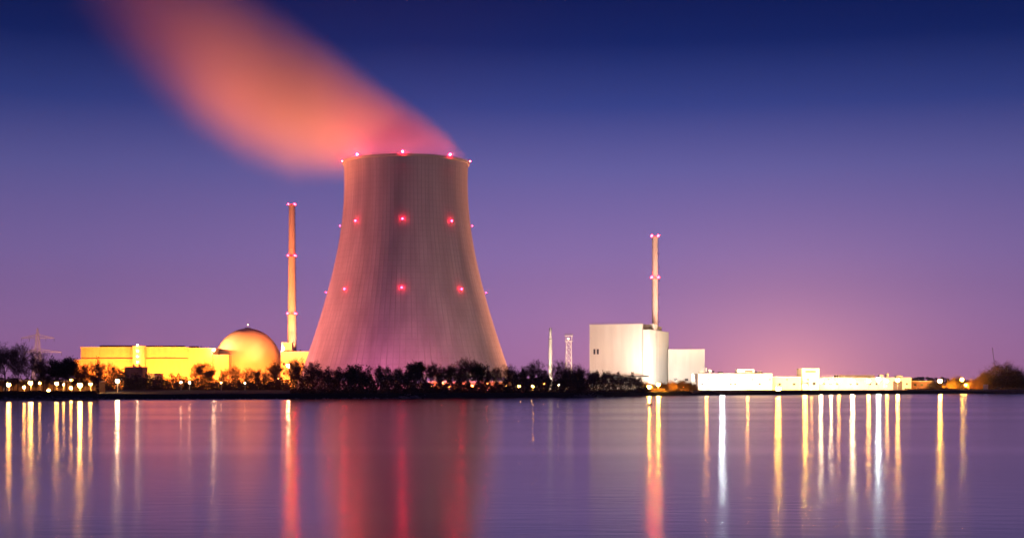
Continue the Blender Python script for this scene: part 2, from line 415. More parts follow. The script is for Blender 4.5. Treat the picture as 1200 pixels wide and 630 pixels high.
DY = 1345.0
def dome():
    o = thing('reactor_dome', 'domed reactor building lit orange from below', 'building', (X(290.5, DY), DY, LAND))
    r = S(39.5, DY); ztop = Z(384.5, DY)-LAND; b = 33.0; zc = ztop-b
    part('drum', MB().lathe([(r,0),(r,zc)], 72), M_dome, o, True)
    prof = [(max(r*cos(pi/2*j/28), .02), zc + b*sin(pi/2*j/28)) for j in range(29)]
    part('dome_shell', MB().lathe(prof, 96), M_dome, o, True)
    part('dome_cap', MB().lathe([(r*.09, ztop-.3),(r*.09, ztop+.5),(.02, ztop+.6)], 24), M_roof, o)
    part('drum_ledge', MB().ring(r-.3, r+.5, zc-.5, zc, 72), M_dome, o)
    p = part('lamp_pole', MB().tube((0,0,ztop+.5),(0,0,ztop+2.6), .15, .1, 6), M_steel, o)
    part('lamp_globe', MB().ball((0,0,ztop+3.1), .55, 10, 6), lens_mat(WARM, 8.0), p, True)
    gy = MB()
    for k in range(2): gy.ring(r*cos(.35+.5*k)+.02, r*cos(.35+.5*k)+.3, zc+b*sin(.35+.5*k), zc+b*sin(.35+.5*k)+.15, 72)
    return o
dome()
a = lamp_post(250.5, 409.5, 1296, WARM, 40.0, .8, 'small lamp on a mast between turbine hall and dome', 'plant lamps')

# ------------------------------------------------------------------ pylon
def lattice(mb, hw, zs, r):
    for (z0, w0), (z1, w1) in zip(zip(zs, hw), list(zip(zs, hw))[1:]):
        for sx, sy in ((1,1),(1,-1),(-1,1),(-1,-1)): mb.tube((sx*w0,sy*w0,z0),(sx*w1,sy*w1,z1), r, n=5, cap=False)
        for ax in (0,1):
            for s in (-1,1):
                p = (lambda u,w,z: (u*w, s*w, z)) if ax == 0 else (lambda u,w,z: (s*w, u*w, z))
                mb.tube(p(-1,w0,z0), p(1,w1,z1), r*.6, n=4, cap=False); mb.tube(p(1,w0,z0), p(-1,w1,z1), r*.6, n=4, cap=False)
                mb.tube(p(-1,w1,z1), p(1,w1,z1), r*.6, n=4, cap=False)
PY = 1480.0
def pylon():
    o = thing('power_pylon', 'pink lit lattice power pylon with two crossarms behind the left trees', 'pylon', (X(44, PY), PY, LAND))
    H = lambda py: Z(py, PY)-LAND
    mb = MB(); zs = [0]+[H(440), H(428), H(419), H(411), H(403), H(396), H(390), H(384)]
    hw = [5.2, 3.9, 3.1, 2.5, 2.1, 1.8, 1.5, .9, .12]
    lattice(mb, hw, zs, .2); part('mast', mb, M_steel, o)
    for py, l, r in ((396, 25, 63.5), (412.5, 28, 72)):
        mb = MB(); z = H(py)
        for px in (l, r):
            ex = X(px, PY)-X(44, PY); s = 1 if ex > 0 else -1
            for sy in (-1, 1):
                mb.tube((s*1.9, sy*1.9, z),(ex, 0, z), .18, n=5); mb.tube((s*1.7, sy*1.7, z+3.2),(ex, 0, z+.2), .18, n=5)
                for k in range(1, 7):
                    t = k/7; t2 = (k+.5)/7
                    mb.tube((s*1.9+(ex-s*1.9)*t, sy*1.9*(1-t), z),(s*1.7+(ex-s*1.7)*t2, sy*1.7*(1-t2), z+.2+3.0*(1-t2)), .1, n=4, cap=False)
        ca = part('crossarm', mb, M_steel, o)
        for px in (l, (l+44)/2, (r+44)/2, r):
            ex = X(px, PY)-X(44, PY); ins = MB().tube((ex,0,z-.2),(ex,0,z-3.2), .16, .16, 6); part('insulator', ins, M_dark, ca)
    return o
pylon()

# ------------------------------------------------------------------ white mast, lattice tower
o = thing('slim_chimney', 'slim bright white chimney rising over the trees right of the cooling tower', 'chimney', (X(645, 900), 900, LAND))
h = Z(384, 900)-LAND; hs = Z(397, 900)-LAND
part('lower_tube', MB().lathe([(1.15,0),(1.02,hs),(.7,hs+.15)], 20), M_white, o, True)
part('upper_tube', MB().lathe([(.74,hs),(.74,h),(.6,h),(.6,h-2)], 20), M_white, o, True)
part('collar', MB().ring(.7, 1.2, hs-.2, hs+.25, 20), M_steel, o)
floodlight((X(648,850), 852, 5), (X(645,900), 900, 30), 2.6e5, (1,.74,.52), 110, 'floodlight at the foot of the slim white chimney')
LY = 980.0
o = thing('lattice_tower', 'small lattice tower with a lamp platform left of the white block', 'tower', (X(666.5, LY), LY, LAND))
h = Z(400, LY)-LAND; mb = MB(); n = 9
lattice(mb, [2.1-.55*i/n for i in range(n+1)], [h*i/n for i in range(n+1)], .17); part('frame', mb, M_white, o)
part('platform', MB().box(-2.6,2.6,-2.6,2.6,h,h+.35), M_white, o)
mb = MB()
for sx, sy in ((1,1),(1,-1),(-1,1),(-1,-1)): mb.tube((sx*1.9,sy*1.9,h+.3),(sx*1.9,sy*1.9,h+3.6), .15, n=5)
part('cabin_posts', mb, M_white, o); part('upper_platform', MB().box(-2.5,2.5,-2.5,2.5,h+3.5,h+3.8), M_white, o)
mb = MB()
for sx, sy in ((1,1),(1,-1),(-1,1),(-1,-1)): mb.tube((sx*2.4,sy*2.4,h+3.8),(sx*2.4,sy*2.4,h+5), .07, n=4)
for z in (4.4, 5): mb.tube((-2.4,-2.4,h+z),(2.4,-2.4,h+z), .06, n=4); mb.tube((-2.4,2.4,h+z),(2.4,2.4,h+z), .06, n=4)
part('railing', mb, M_steel, o)
part('lamp_globe', MB().ball((-.3,-1.6,h+1.7), .6, 10, 6), lens_mat(WARM, 6.0), o, True)
floodlight((X(671,930), 932, 5), (X(666.5,LY), LY, 28), 1.6e5, (1,.6,.4), 110, 'floodlight at the foot of the lattice tower')

# ------------------------------------------------------------------ right plant: the white block (turned so that a corner faces the lake)
RY = 1030.0; ROT = radians(18)
def white_block():
    o = thing('reactor_block', 'tall windowless white reactor block with stepped roof', 'building', (X(761.5, RY), RY, LAND), -ROT)
    # local frame: front face along -x from the corner, side face along +y
    k = S(1, RY); wl = 69.5*k/cos(ROT)
    hA, hB = Z(379, RY)-LAND, Z(385.6, RY)-LAND
    xs = -8.5*k/cos(ROT)
    part('main_wall', MB().box(-wl, xs-.01, 0, 60, 0, hA-.6), M_wall_w, o)
    part('main_parapet', MB().box(-wl-.2, xs+.15, -.2, 60.2, hA-.6, hA), M_wall_p, o)
    part('corner_wall', MB().box(xs, 0, 0.05, 59.9, 0, hB-.5), M_wall_w, o)
    part('corner_parapet', MB().box(xs+.16, .2, -.15, 60.1, hB-.5, hB), M_wall_p, o)
    part('roof_plant', MB().box(xs+.5, -1.0, 1.5, 12, hB, hA-.4), M_roof, o)
    part('roof_house', MB().box(-3.6, -.3, 14, 24, hB, hA+.3), M_wall_p, o)
    part('panel_joint', MB().box(.003, .06, .3, 59.7, Z(404, RY)-LAND, Z(403.6, RY)-LAND), M_wall_p, o)
    for y in (9, 18, 27, 36): part('panel_joint', MB().box(.003, .05, y, y+.12, 0, hB-.6), M_wall_p, o)
    windows(o, 0, [-wl+S(6.0,RY), -wl+S(10.2,RY)], [Z(414.3,RY)-LAND], 1.25, 3.4, fm=M_steel)
    ld = MB()
    for dy in (20.0, 20.6): ld.tube((.35, dy, 0), (.35, dy, hB+1), .06, n=4)
    for k_ in range(int(hB/.9)): ld.tube((.35, 20.0, .5+.9*k_), (.35, 20.6, .5+.9*k_), .04, n=4, cap=False)
    part('ladder', ld, M_steel, o)
    rl = MB()
    for z_ in (.55, 1.1): rl.tube((-wl, .3, hA+z_), (xs, .3, hA+z_), .05, n=4)
    for k_ in range(18): rl.tube((-wl+(wl+xs)*k_/17, .3, hA), (-wl+(wl+xs)*k_/17, .3, hA+1.1), .05, n=4)
    part('roof_railing', rl, M_steel, o)
    part('drain_pipe', MB().tube((xs+.4, -.2, 0), (xs+.4, -.2, hB-.6), .16, n=8), M_steel, o)
    part('door', MB().box(-wl+9, -wl+12.5, -.12, -.052, 0, 4.2), M_steel, o)
    part('canopy', MB().box(xs-8, -.5, -6, -.21, Z(441.5,RY)-LAND, Z(440.3,RY)-LAND), M_dark, o)
    for k_ in range(6): part('panel_joint', MB().box(-wl+4+6*k_, -wl+4.1+6*k_, -.05, -.003, 0, hA-.65), M_wall_p, o)
    return o
white_block()
o = thing('turbine_block', 'lower white block adjoining the tall white reactor block', 'building', (X(783, 1080), 1080, LAND), -radians(6))
w = S(42.5, 1080); h = Z(409, 1080)-LAND
part('wall', MB().box(0, w, 0, 40, 0, h-.5), M_wall_w, o)
part('parapet', MB().box(-.2, w+.2, -.2, 40.2, h-.5, h), M_wall_p, o)
for k in range(5): part('panel_joint', MB().box(3+4.4*k, 3.1+4.4*k, -.05, -.003, 0, h-.6), M_wall_p, o)
part('antenna', MB().tube((w*.62,4,h),(w*.62,4,h+3), .14, .1, 6), M_steel, o)
windows(o, 0, [w*.2, w*.5, w*.8], [Z(446,1080)-LAND], 2.2, 1.6)

LB = 985.0
a, w, h = annex('workshop', 'low white workshop with a roof house, blown out by floodlights', 818, 905, 437.3, LB, 34, M_wall_w, win=None)
rh = part('roof_house', MB().box(X(865,LB)-X(818,LB), X(885,LB)-X(818,LB), 4, 14, h, h+S(5.2,LB)), M_wall_w, a)
part('vent_grille', MB().box(X(874,LB)-X(818,LB), X(883,LB)-X(818,LB), 3.9, 3.997, h+.8, h+2.0), M_roof, rh)
windows(a, 0, [w*f for f in (.06, .13, .44, .50, .83)], [3.2], 1.5, 1.1, fm=M_steel)
part('canopy', MB().box(w*.55, w*.92, -4, -.26, 6.1, 6.5), M_wall_p, a)
for k in (.33, .68):
    d = part('roller_door', MB().box(w*k-2.0, w*k+2.0, -.12, -.003, 0, 4.4), M_steel, a)
    for j in range(5): part('door_slat', MB().box(w*k-1.95, w*k+1.95, -.18, -.121, .15+.86*j, .9+.86*j), M_steel, d)
for k, (f0, f1, hh) in enumerate(((.03,.10,1.6),(.16,.2,2.6),(.30,.36,1.2),(.62,.66,2.2),(.82,.90,1.5))):
    part('roof_unit', MB().box(w*f0, w*f1, 6+k, 11+k, h, h+hh), M_steel if k % 2 else M_wall_p, a)
part('exhaust_pipe', MB().tube((w*.13,8,h),(w*.13,8,h+4.5), .35, .35, 10), M_steel, a)
annex('yellow_shed', 'low shed washed yellow between workshop and cube house', 905.4, 939, 441, LB+4, 26, M_wall_y, win=(2, 1.6, 1.2, [3.0]))
a, w, h = annex('cube_house', 'small cube shaped block rising over the low sheds', 940, 960, 431.3, LB+8, 18, M_wall_w)
part('louvre', MB().box(w*.2, w*.8, -.1, -.003, h-2.6, h-1.6), M_roof, a); windows(a, 0, [w*.3, w*.7], [3.2], 1.8, 1.6)
a, w, h = annex('long_hall', 'long low pale hall behind a row of white lamps', 960.5, 1068, 442, LB+12, 26, M_wall_p)
windows(a, 0, [w*f for f in (.05, .12, .19, .34, .41, .55, .62, .95)], [3.2], 1.3, 1.2, fm=M_steel)
part('gate', MB().box(w*.80, w*.90, -.1, -.003, 0, 5.6), M_roof, a, label='dull red sliding gate')
part('roof_ridge', MB().box(w*.22, w*.62, 5, 18, h, h+1.6), M_roof, a)
for f0, f1, hh in ((.68,.72,1.9),(.76,.78,2.8),(.86,.93,1.3)): part('roof_unit', MB().box(w*f0, w*f1, 6, 11, h, h+hh), M_steel, a)
for i in range(9): part('pipe', MB().tube((w*(.04+.03*i),3,h),(w*(.04+.03*i),3,h+1.6), .22, .22, 8), M_steel, a)
annex('brick_shed', 'low orange lit shed beside the pale long hall', 1068.5, 1092, 446, LB+20, 14, mat('brick_red', (.34, .17, .10), .85, .15, .5), win=(3, 1.6, 1.2, [2.6]))

M_shed = mat('ochre_brick', (.42, .24, .10), .9, .2, .6)
a, w, h = annex('added_shed', 'long low shed added behind the leftmost trees to catch orange light', -30, 50, 445, 668, 14, M_shed, .4, win=(7, 1.4, 1.0, [3.6]))  # added building, its wall catches the orange lamp light between the trunks
d = part('roller_door', MB().box(w*.42, w*.42+3.2, -.1, -.003, 0, 3.2), M_steel, a)
a, w, h = annex('added_shed', 'low shed added behind the trees left of the yellow hall to catch orange light', 55, 113, 446, 662, 14, M_shed, .4, win=(5, 1.4, 1.0, [3.4]))  # second added building that catches lamp light behind the trees
a, w, h = annex('added_house', 'low house added between the trees at the tower foot to catch red light', 502, 598, 446.5, 1004, 9, M_shed, .4, win=(9, 1.6, 1.2, [3.0]))  # added building that shows red lamp light at the tower foot
# embankment wall along the right shore
o = thing('quay_wall', 'low reddish embankment wall along the right shore', 'wall', (X(960, 855), shore_px(960), 0))
mb = MB(); cap = MB(); pts = []
for i in range(60):
    px = 812 + i*(1215-812)/59; y = shore_px(px)-.6; pts.append((X(px, y)-o.location.x, y-o.location.y))
for (x0,y0),(x1,y1) in zip(pts, pts[1:]):
    d = Vector((x1-x0, y1-y0, 0)).normalized(); n_ = Vector((-d.y, d.x, 0))
    def pr(m, off0, off1, z0, z1, g=0.0):
        b = len(m.v); A = Vector((x0,y0,0))+d*g; B = Vector((x1,y1,0))-d*g
        for P_ in (A,B):
            for of in (off0, off1):
                for z in (z0,z1): m.v.append(tuple(P_+n_*of+Vector((0,0,z))))
        m.f += [tuple(b+i for i in q) for q in ((0,4,5,1),(2,3,7,6),(0,1,3,2),(4,6,7,5),(1,5,7,3),(0,2,6,4))]
    pr(mb, 0, 1.6, -1.5, 2.0); pr(cap, -.2, 1.5, 2.003, 2.3, .02)
part('wall_body', mb, mat('brick_quay', (.36, .23, .18), .9, .25, .4), o); part('coping', cap, M_conc, o)

# slanted boom behind the round tree, white sign, buoy
o = thing('crane_boom', 'thin leaning lattice boom above the big round tree', 'crane', (X(1169, 1150), 1150, LAND))
mb = MB(); A = Vector((0,0,0)); B = Vector((X(1163,1150)-X(1169,1150), 0, Z(408,1150)-LAND))
for ox, oy in ((-.28,0),(.28,0),(0,.4)): mb.tube(A+Vector((ox,oy,0)), B+Vector((ox*.4,oy*.4,0)), .09, n=5)
for k in range(22):
    t, t2 = k/22, (k+1)/22; mb.tube(A.lerp(B,t)+Vector((-.28,0,0)), A.lerp(B,t2)+Vector((.28,0,0)), .05, n=4, cap=False)
part('boom', mb, M_steel, o); part('tip_pulley', MB().ball(tuple(B), .35, 8, 6), M_dark, o)
part('base_frame', MB().box(-1.6,1.6,-1.4,1.4,0,1.4), M_dark, o)
ys = shore_px(1155)+3
o = thing('white_sign', 'small pale square sign on posts in front of the round tree', 'sign', (X(1155, ys), ys, LAND-.1))
part('board', MB().box(-1.5,1.5,-.06,.0,.6,3.6), M_white, o)
for s in (-1.2, 1.2): part('post', MB().tube((s,.1,0),(s,.1,3.7), .07, n=6), M_steel, o)
bY = 5*F/(474-HY)
o = thing('marker_buoy', 'tiny dark buoy floating on the lake below the white block', 'buoy', (X(762, bY), bY, 0))
part('float', MB().lathe([(.02,-.3),(.5,-.25),(.62,0),(.5,.28),(.2,.4),(.02,.42)], 14), M_dark, o, True)
part('topmark', MB().tube((0,0,.4),(0,0,.9), .07, .05, 6), M_dark, o)

# ------------------------------------------------------------------ trees
def grow(seed, H, spread, twigs, leaf=0, leaf_size=.35, trunk_frac=.3, round_=False):
    """returns (trunk mesh data, crown mesh data); unit: metres for a tree of height H"""
    rn = random.Random(seed); tr = MB(); cr_ = MB(); tips = []
    def rv(s): return Vector((rn.gauss(0,s), rn.gauss(0,s), rn.gauss(0,s)))
    def limb(p, d, ln, r, lev):
        segs = 4 if lev < 2 else 3; mbx = tr if lev < 2 else cr_; q = p
        for k in range(segs):
            d = (d + rv(.13 if lev else .05) + Vector((0,0,.06 if lev else .12))).normalized()
            q2 = q + d*(ln/segs); rr = r*(1-.62*(k+1)/segs)
            mbx.tube(q, q2, r*(1-.62*k/segs), rr, 6 if lev == 0 else (5 if lev == 1 else 3), cap=False)
            if lev < 3 and (k >= (1 if lev else 1)):
                nb = 4 if lev == 0 else 2
                for _ in range(nb + (1 if k == segs-1 else 0)):
                    a = rn.uniform(0, 2*pi); side = Vector((cos(a), sin(a), 0)); side = (side - d*side.dot(d)).normalized()
                    nd = (d*rn.uniform(.55,.95) + side*rn.uniform(.5,.95)*spread + Vector((0,0,.22))).normalized()
                    limb(q2, nd, ln*rn.uniform(.5,.78)*(1 if lev else .75), rr*.62, lev+1)
            if lev >= 2: tips.append((q2.copy(), d.copy()))
            q = q2
    limb(Vector((0,0,-.3)), Vector((0,0,1)), H*.62, H*.017, 0)
    zmax = max(t[0].z for t in tips)
    for _ in range(twigs):
        p, d = rn.choice(tips); d2 = (d*.7 + rv(.55) + Vector((0,0,.15))).normalized(); ln = rn.uniform(.4, 1.35)*H/14
        s = d2.cross(rv(1)).normalized()*(.024*H/14); e = p + d2*ln; m_ = p.lerp(e,.5) + rv(.05)
        b = len(cr_.v); cr_.v += [tuple(p-s), tuple(p+s), tuple(m_+s*.7), tuple(m_-s*.7), tuple(e)]
        cr_.f += [(b,b+1,b+2,b+3),(b+3,b+2,b+4)]
    for _ in range(leaf):
        p, d = rn.choice(tips)
        if round_:                                   # leaves fill an uneven dome that comes down to the ground
            a = rn.uniform(0, 2*pi); cz = rn.uniform(-.15, 1); rr = rn.random()**.28; sq = sqrt(max(0, 1-cz*cz))
            lump = 1 + .10*sin(3*a+seed) + .09*sin(7*cz+5*a) + .05*sin(11*a)
            p = Vector((cos(a)*sq*H*.52*rr*lump, sin(a)*sq*H*.52*rr*lump, H*.22 + cz*H*.72*rr*lump))
        c = p + rv(.55*H/14); u = rv(1).normalized()*leaf_size*rn.uniform(.5,1.1); w = u.cross(rv(1)).normalized()*u.length*.7
        cr_.quad(c-u, c+w, c+u, c-w)
    return tr, cr_, zmax
PROTO = {}
def proto(kind, seed, mcrown, **kw):
    t, c, zm = grow(seed, 14, **kw); hw = sorted(abs(v[0]) for v in c.v)[int(len(c.v)*.97)]
    PROTO.setdefault(kind, []).append((t.mesh('trunk', M_wood), c.mesh('crown', mcrown), max(v[2] for v in c.v)*.985, hw))
for s in (11, 12, 13, 14, 15): proto('bare', s, M_twig, spread=.75, twigs=9000)
for s in (21, 22, 23): proto('thick', s, M_twig, spread=.85, twigs=9000, leaf=3200, leaf_size=.24)
for s in (31, 32, 33): proto('evergreen', s, M_leafd, spread=.8, twigs=800, leaf=7000, leaf_size=.32)
for s in (41, 42): proto('autumn', s, M_leafo, spread=.95, twigs=2500, leaf=11000, leaf_size=.26)
for s in (51, 52, 53): proto('round', s, M_leafo, spread=.7, twigs=2500, leaf=15000, leaf_size=.24, round_=True)
WORDS = {'bare': 'bare twiggy tree', 'thick': 'dark half bare tree', 'evergreen': 'dense dark evergreen tree', 'autumn': 'leafy brown tree', 'round': 'dense dome shaped brown tree'}
ORD = ['first','second','third','fourth','fifth','sixth','seventh','eighth','ninth','tenth','eleventh','twelfth','thirteenth','fourteenth','fifteenth','sixteenth']
ZONES = [(0, 84, 'left of the yellow hall, before the pylon'), (84, 215, 'before the yellow turbine hall'), (215, 335, 'before the reactor dome'),
         (335, 476, 'before the left half of the cooling tower'), (476, 594, 'before the right half of the cooling tower'),
         (594, 690, 'near the slim white chimney'), (690, 756, 'before the tall white block'), (756, 830, 'before the lower white block'), (1000, 1300, 'at the right end of the shore')]
T = [(-14,410,'bare'),(6,407,'bare'),(21,408,'bare'),(35,414,'bare'),(50,424,'thick'),(63,416,'evergreen'),(78,417,'evergreen'),(91,428,'thick'),(102,423,'thick'),(117,420,'bare'),
     (131,424,'bare'),(143,433,'bare'),(228,424,'bare'),(236,421,'thick'),(247,427,'thick'),(263,430,'bare'),(276,427,'bare'),(289,429,'bare'),(299,431,'thick'),(311,432,'bare'),(323,421,'thick'),
     (344,418,'bare'),(353,419,'bare'),(366,422,'thick'),(381,430,'bare'),(397,430,'thick'),(411,425,'evergreen'),(422,432,'thick'),(431,437,'bare'),(446,425,'bare'),(457,434,'bare'),
     (466,428,'bare'),(478,432,'thick'),(487,422,'evergreen'),(505,421,'bare'),(514,426,'thick'),(529,425,'thick'),(538,428,'thick'),(549,417,'bare'),(560,424,'evergreen'),(570,430,'thick'),
     (581,428,'bare'),(592,425,'bare'),(603,430,'thick'),(614,428,'thick'),(626,420,'bare'),(636,430,'thick'),(653,420,'bare'),(661,432,'thick'),(671,427,'round'),(680,427,'thick'),(690,434,'thick'),(699,433,'evergreen'),
     (709,433,'thick'),(719,434,'thick'),(729,436,'thick'),(738,438,'thick'),(746,440,'thick'),(755,445,'round'),(765,449,'round'),(776,447,'round'),
     (787,445,'round'),(798,444,'round'),(809,446,'round'),
     (1096,445,'round'),(1121,440,'round'),(1142,442,'round'),(1154,434,'round'),(1174,424,'round'),(1192,430,'round'),(1208,432,'thick')]
T += [(p, y, 'bare') for p, y in ((3,441),(16,438),(27,443),(43,440),(55,437),(70,444),(86,439),(97,441),(109,436))]
WIDE = {1174: 1.6, 755: 1.3, 765: 1.5, 776: 1.5, 787: 1.5, 798: 1.5, 809: 1.4, 1121: 1.5, 1154: 1.2, 1142: 1.5, 1096: 1.8, 671: 1.0, 6: 1.25, 21: 1.2, 411: 1.25}
T.sort(); cnt = {}; zone_of = lambda p: next((z[2] for z in ZONES if z[0] <= p < z[1]), ZONES[0][2])
tot = {}
for px, py, k in T: tot[(zone_of(px), k)] = tot.get((zone_of(px), k), 0)+1
rt_ = random.Random(5)
for i, (px, py, k) in enumerate(T):
    Y = shore_px(px) + rt_.uniform(9, 26) + (22 if px > 755 else 0)
    if 116 < px < 340: Y += 400
    tm, cm, zm, hw = PROTO[k][i % len(PROTO[k])]
    h = (Z(py, Y)-LAND)*(1.14 if k == 'round' else (1.18 if px < 60 and py < 430 else 1.03)); s = h/zm; wd = s*rt_.uniform(.9,1.1)*WIDE.get(px, 1.0)
    if h < 10: wd *= 1.1
    zn = zone_of(px); key = (zn, k); cnt[key] = cnt.get(key, 0)+1
    lab = f"{WORDS[k]} {zn}" + (f", {ORD[cnt[key]-1]} from the left" if tot[key] > 1 else '')
    o = thing('bank_tree', lab, 'tree', (X(px, Y), Y, LAND-.15), rt_.uniform(0, 6.28), 'trees along the lake shore')
    o.scale = (wd, wd, s)
    link('trunk', tm, o); link('crown', cm, o)

# brambles and saplings along the bank, nobody could count them
rb = random.Random(9); mb = MB()
def bush_top(px):
    if px < 112: return 1.3
    if px < 150: return 11.5
    if px < 220: return 9.4
    if px < 340: return 7.4
    if px < 500: return 9.6
    if px < 600: return 5.2
    if px < 690: return 8.6
    if px < 752: return 8.0
    return 2.5
for _ in range(105000):
    px = rb.uniform(-60, 762); Y = shore_px(px) + rb.uniform(3.0, 16) + (400 + rb.uniform(0,10) if 116 < px < 340 else 0); x = X(px, Y)
    hmax = bush_top(px)*(.68 + .32*abs(sin(x*.31+1.3*sin(x*.11))))*(1+.25*sin(x*1.7))
    z = LAND - .5 + hmax*rb.random()**1.15
    u = Vector((rb.gauss(0,1), rb.gauss(0,1), rb.gauss(0,1))).normalized()*rb.uniform(.12,.42)*(1.6 if 116 < px < 340 else 1); w_ = u.cross(Vector((rb.gauss(0,1), rb.gauss(0,1), rb.gauss(0,1)))).normalized()*u.length*.6
    c = Vector((x, Y, z)); mb.quad(c-u, c+w_, c+u, c-w_)
o = link('undergrowth', mb.mesh('undergrowth', M_bush)); tag(o, 'dark brambles and saplings filling the bank under the trees', 'undergrowth', kind='stuff')
mb = MB()
for _ in range(12000):
    px = rb.uniform(1060, 1260) if rb.random() < .75 else rb.uniform(748, 818); Y = shore_px(px) + rb.uniform(3, 14); x = X(px, Y)
    z = LAND - .3 + rb.random()*1.6*(.5+.5*abs(sin(x*.2)))
    u = Vector((rb.gauss(0,1), rb.gauss(0,1), rb.gauss(0,1))).normalized()*rb.uniform(.1,.35); w_ = u.cross(Vector((rb.gauss(0,1), rb.gauss(0,1), rb.gauss(0,1)))).normalized()*u.length*.6
    c = Vector((x, Y, z)); mb.quad(c-u, c+w_, c+u, c-w_)
o = link('undergrowth', mb.mesh('undergrowth', M_leafo)); tag(o, 'low brown scrub along the shore under the brown trees', 'undergrowth', kind='stuff')
mb = MB()
for _ in range(7000):
    px = rb.uniform(-60, 1240); y0 = shore_px(px); Y = y0 + rb.gauss(.3, 1.0); x = X(px, Y); r_ = rb.uniform(.15, .55)*(1.5 if rb.random() < .06 else 1)
    z = max(-.1, min(1.6, (Y-y0)*.5)); b = len(mb.v)
    for dx, dy, dz in ((1,0,0),(0,1,0),(-1,0,0),(0,-1,0),(0,0,.8),(0,0,-.6)):
        mb.v.append((x+dx*r_*rb.uniform(.7,1.4), Y+dy*r_*rb.uniform(.7,1.3), z+dz*r_*rb.uniform(.6,1.2)))
    mb.f += [(b+i_, b+(i_+1)%4, b+4) for i_ in range(4)] + [(b+(i_+1)%4, b+i_, b+5) for i_ in range(4)]
o = link('bank_stones', mb.mesh('bank_stones', mat('bank_stone', (.26,.24,.22), .9, .3, .8))); tag(o, 'rough stones lining the water edge', 'stones', kind='stuff')
# far wood on the horizon
mb = MB()
for _ in range(26000):
    x = rb.uniform(-1900, 1900); Y = rb.uniform(2350, 2600); hm = 11 + 3*sin(x*.013)+2*sin(x*.05)
    c = Vector((x, Y, LAND + hm*rb.random())); u = Vector((rb.gauss(0,1), 0, rb.gauss(0,1))).normalized()*rb.uniform(.8,2.6); w_ = Vector((-u.z, rb.gauss(0,1), u.x))*.8
    mb.quad(c-u, c+w_, c+u, c-w_)
o = link('far_woods', mb.mesh('far_woods', M_bush)); tag(o, 'low dark wood on the far horizon', 'woods', kind='stuff')

# ------------------------------------------------------------------ lamps of the plant
def row(lst, group):
    for px, py, Y, col, s, r, lab in lst: lamp_post(px, py, Y, col, s, r, lab, group)
L0 = 625
row([(10, 450, 610, SOD, 260, .55, 'broad orange lamp at the far left behind the first trees'),
     (28, 453, 606, SOD, 160, .42, 'small orange lamp below the bright one left of the pylon'),
     (36, 448, 612, SOD, 420, .55, 'bright orange lamp between the trees left of the pylon'),
     (46.5, 448.5, 640, SOD, 80, .35, 'dim orange lamp just right of the brightest left lamp'),
     (57, 457, 600, SOD, 120, .40, 'low orange lamp near the ground behind the pylon trees'),
     (66.5, 449, 612, SOD, 240, .45, 'orange lamp under the two dense evergreens'),
     (74, 450, 620, SOD, 150, .38, 'small orange lamp right of the evergreen trunks'),
     (84, 445, 630, SOD, 160, .42, 'orange lamp hung higher than its neighbours, left of the brightest'),
     (83, 454, 610, SOD, 130, .38, 'low orange lamp beneath the high one'),
     (93.5, 451, 608, SOD, 620, .60, 'brightest orange lamp of the left shore'),
     (106, 449.5, 612, SOD, 150, .40, 'orange lamp right of the brightest left lamp'),
     (137.5, 446, 640, WARM, 170, .50, 'pale lamp behind the bare trees before the hall')], 'orange lamps behind the left trees')
row([(212, 447.5, 700, WARM, 60, .32, 'small lamp over the bushes, left one of a pair before the hall'),
     (222, 447.8, 700, WARM, 60, .36, 'small lamp over the bushes, right one of a pair before the hall'),
     (259, 448, 690, WARM, 25, .25, 'tiny lamp before the reactor dome, left one'),
     (287, 448.5, 690, WARM, 25, .25, 'tiny lamp before the reactor dome, right one'),
     (338, 428, 1230, WARM, 120, .9, 'lamp low on the block between dome and tower')], 'small lamps before the hall and dome')
row([(506, 453, 990, DEEP, 90, .6, 'red orange lamp at the tower foot, first from the left'),
     (517, 449, 995, DEEP, 130, .7, 'red orange lamp at the tower foot, second from the left'),
     (527, 453, 990, DEEP, 90, .6, 'red orange lamp at the tower foot, third from the left'),
     (553, 452, 992, DEEP, 50, .5, 'red orange lamp at the tower foot, fourth from the left'),
     (571, 449, 994, DEEP, 70, .6, 'red orange lamp at the tower foot, fifth from the left'),
     (593, 452, 820, SOD, 50, .4, 'small lamp under the right edge of the cooling tower')], 'lamps at the foot of the cooling tower')
row([(608.5, 452, 800, SOD, 120, .45, 'orange lamp right of the cooling tower, first of four'),
     (624.5, 452, 800, SOD, 170, .5, 'orange lamp right of the cooling tower, second of four'),
     (637, 449, 820, DEEP, 170, .45, 'reddish lamp left of the slim white chimney'),
     (654.5, 450, 820, WARM, 70, .4, 'pale lamp right of the slim white chimney')], 'lamps under the trees by the slim chimney')
row([(760.5, 453, 738, AMB, 420, .55, 'yellow lamp left in the orange bushes before the white block'),
     (771.5, 450, 748, AMB, 420, .55, 'yellow lamp right in the orange bushes before the white block'),
     (801, 453, 830, DEEP, 60, .4, 'small reddish lamp in the brown trees before the lower block'),
     (828, 449, 925, SOD, 170, .7, 'orange lamp at the left corner of the workshop'),
     (846.5, 447, 925, COOL, 380, .85, 'cold white lamp before the workshop'),
     (876, 452, 925, SOD, 200, .65, 'orange lamp before the middle of the workshop'),
     (912, 455, 905, AMB, 900, 1.0, 'brightest lamp of the right shore'),
     (943.5, 452, 925, AMB, 560, .85, 'yellow lamp before the cube house'),
     (951, 454, 925, SOD, 160, .6, 'orange lamp right of the one before the cube house')], 'lamps before the right plant')
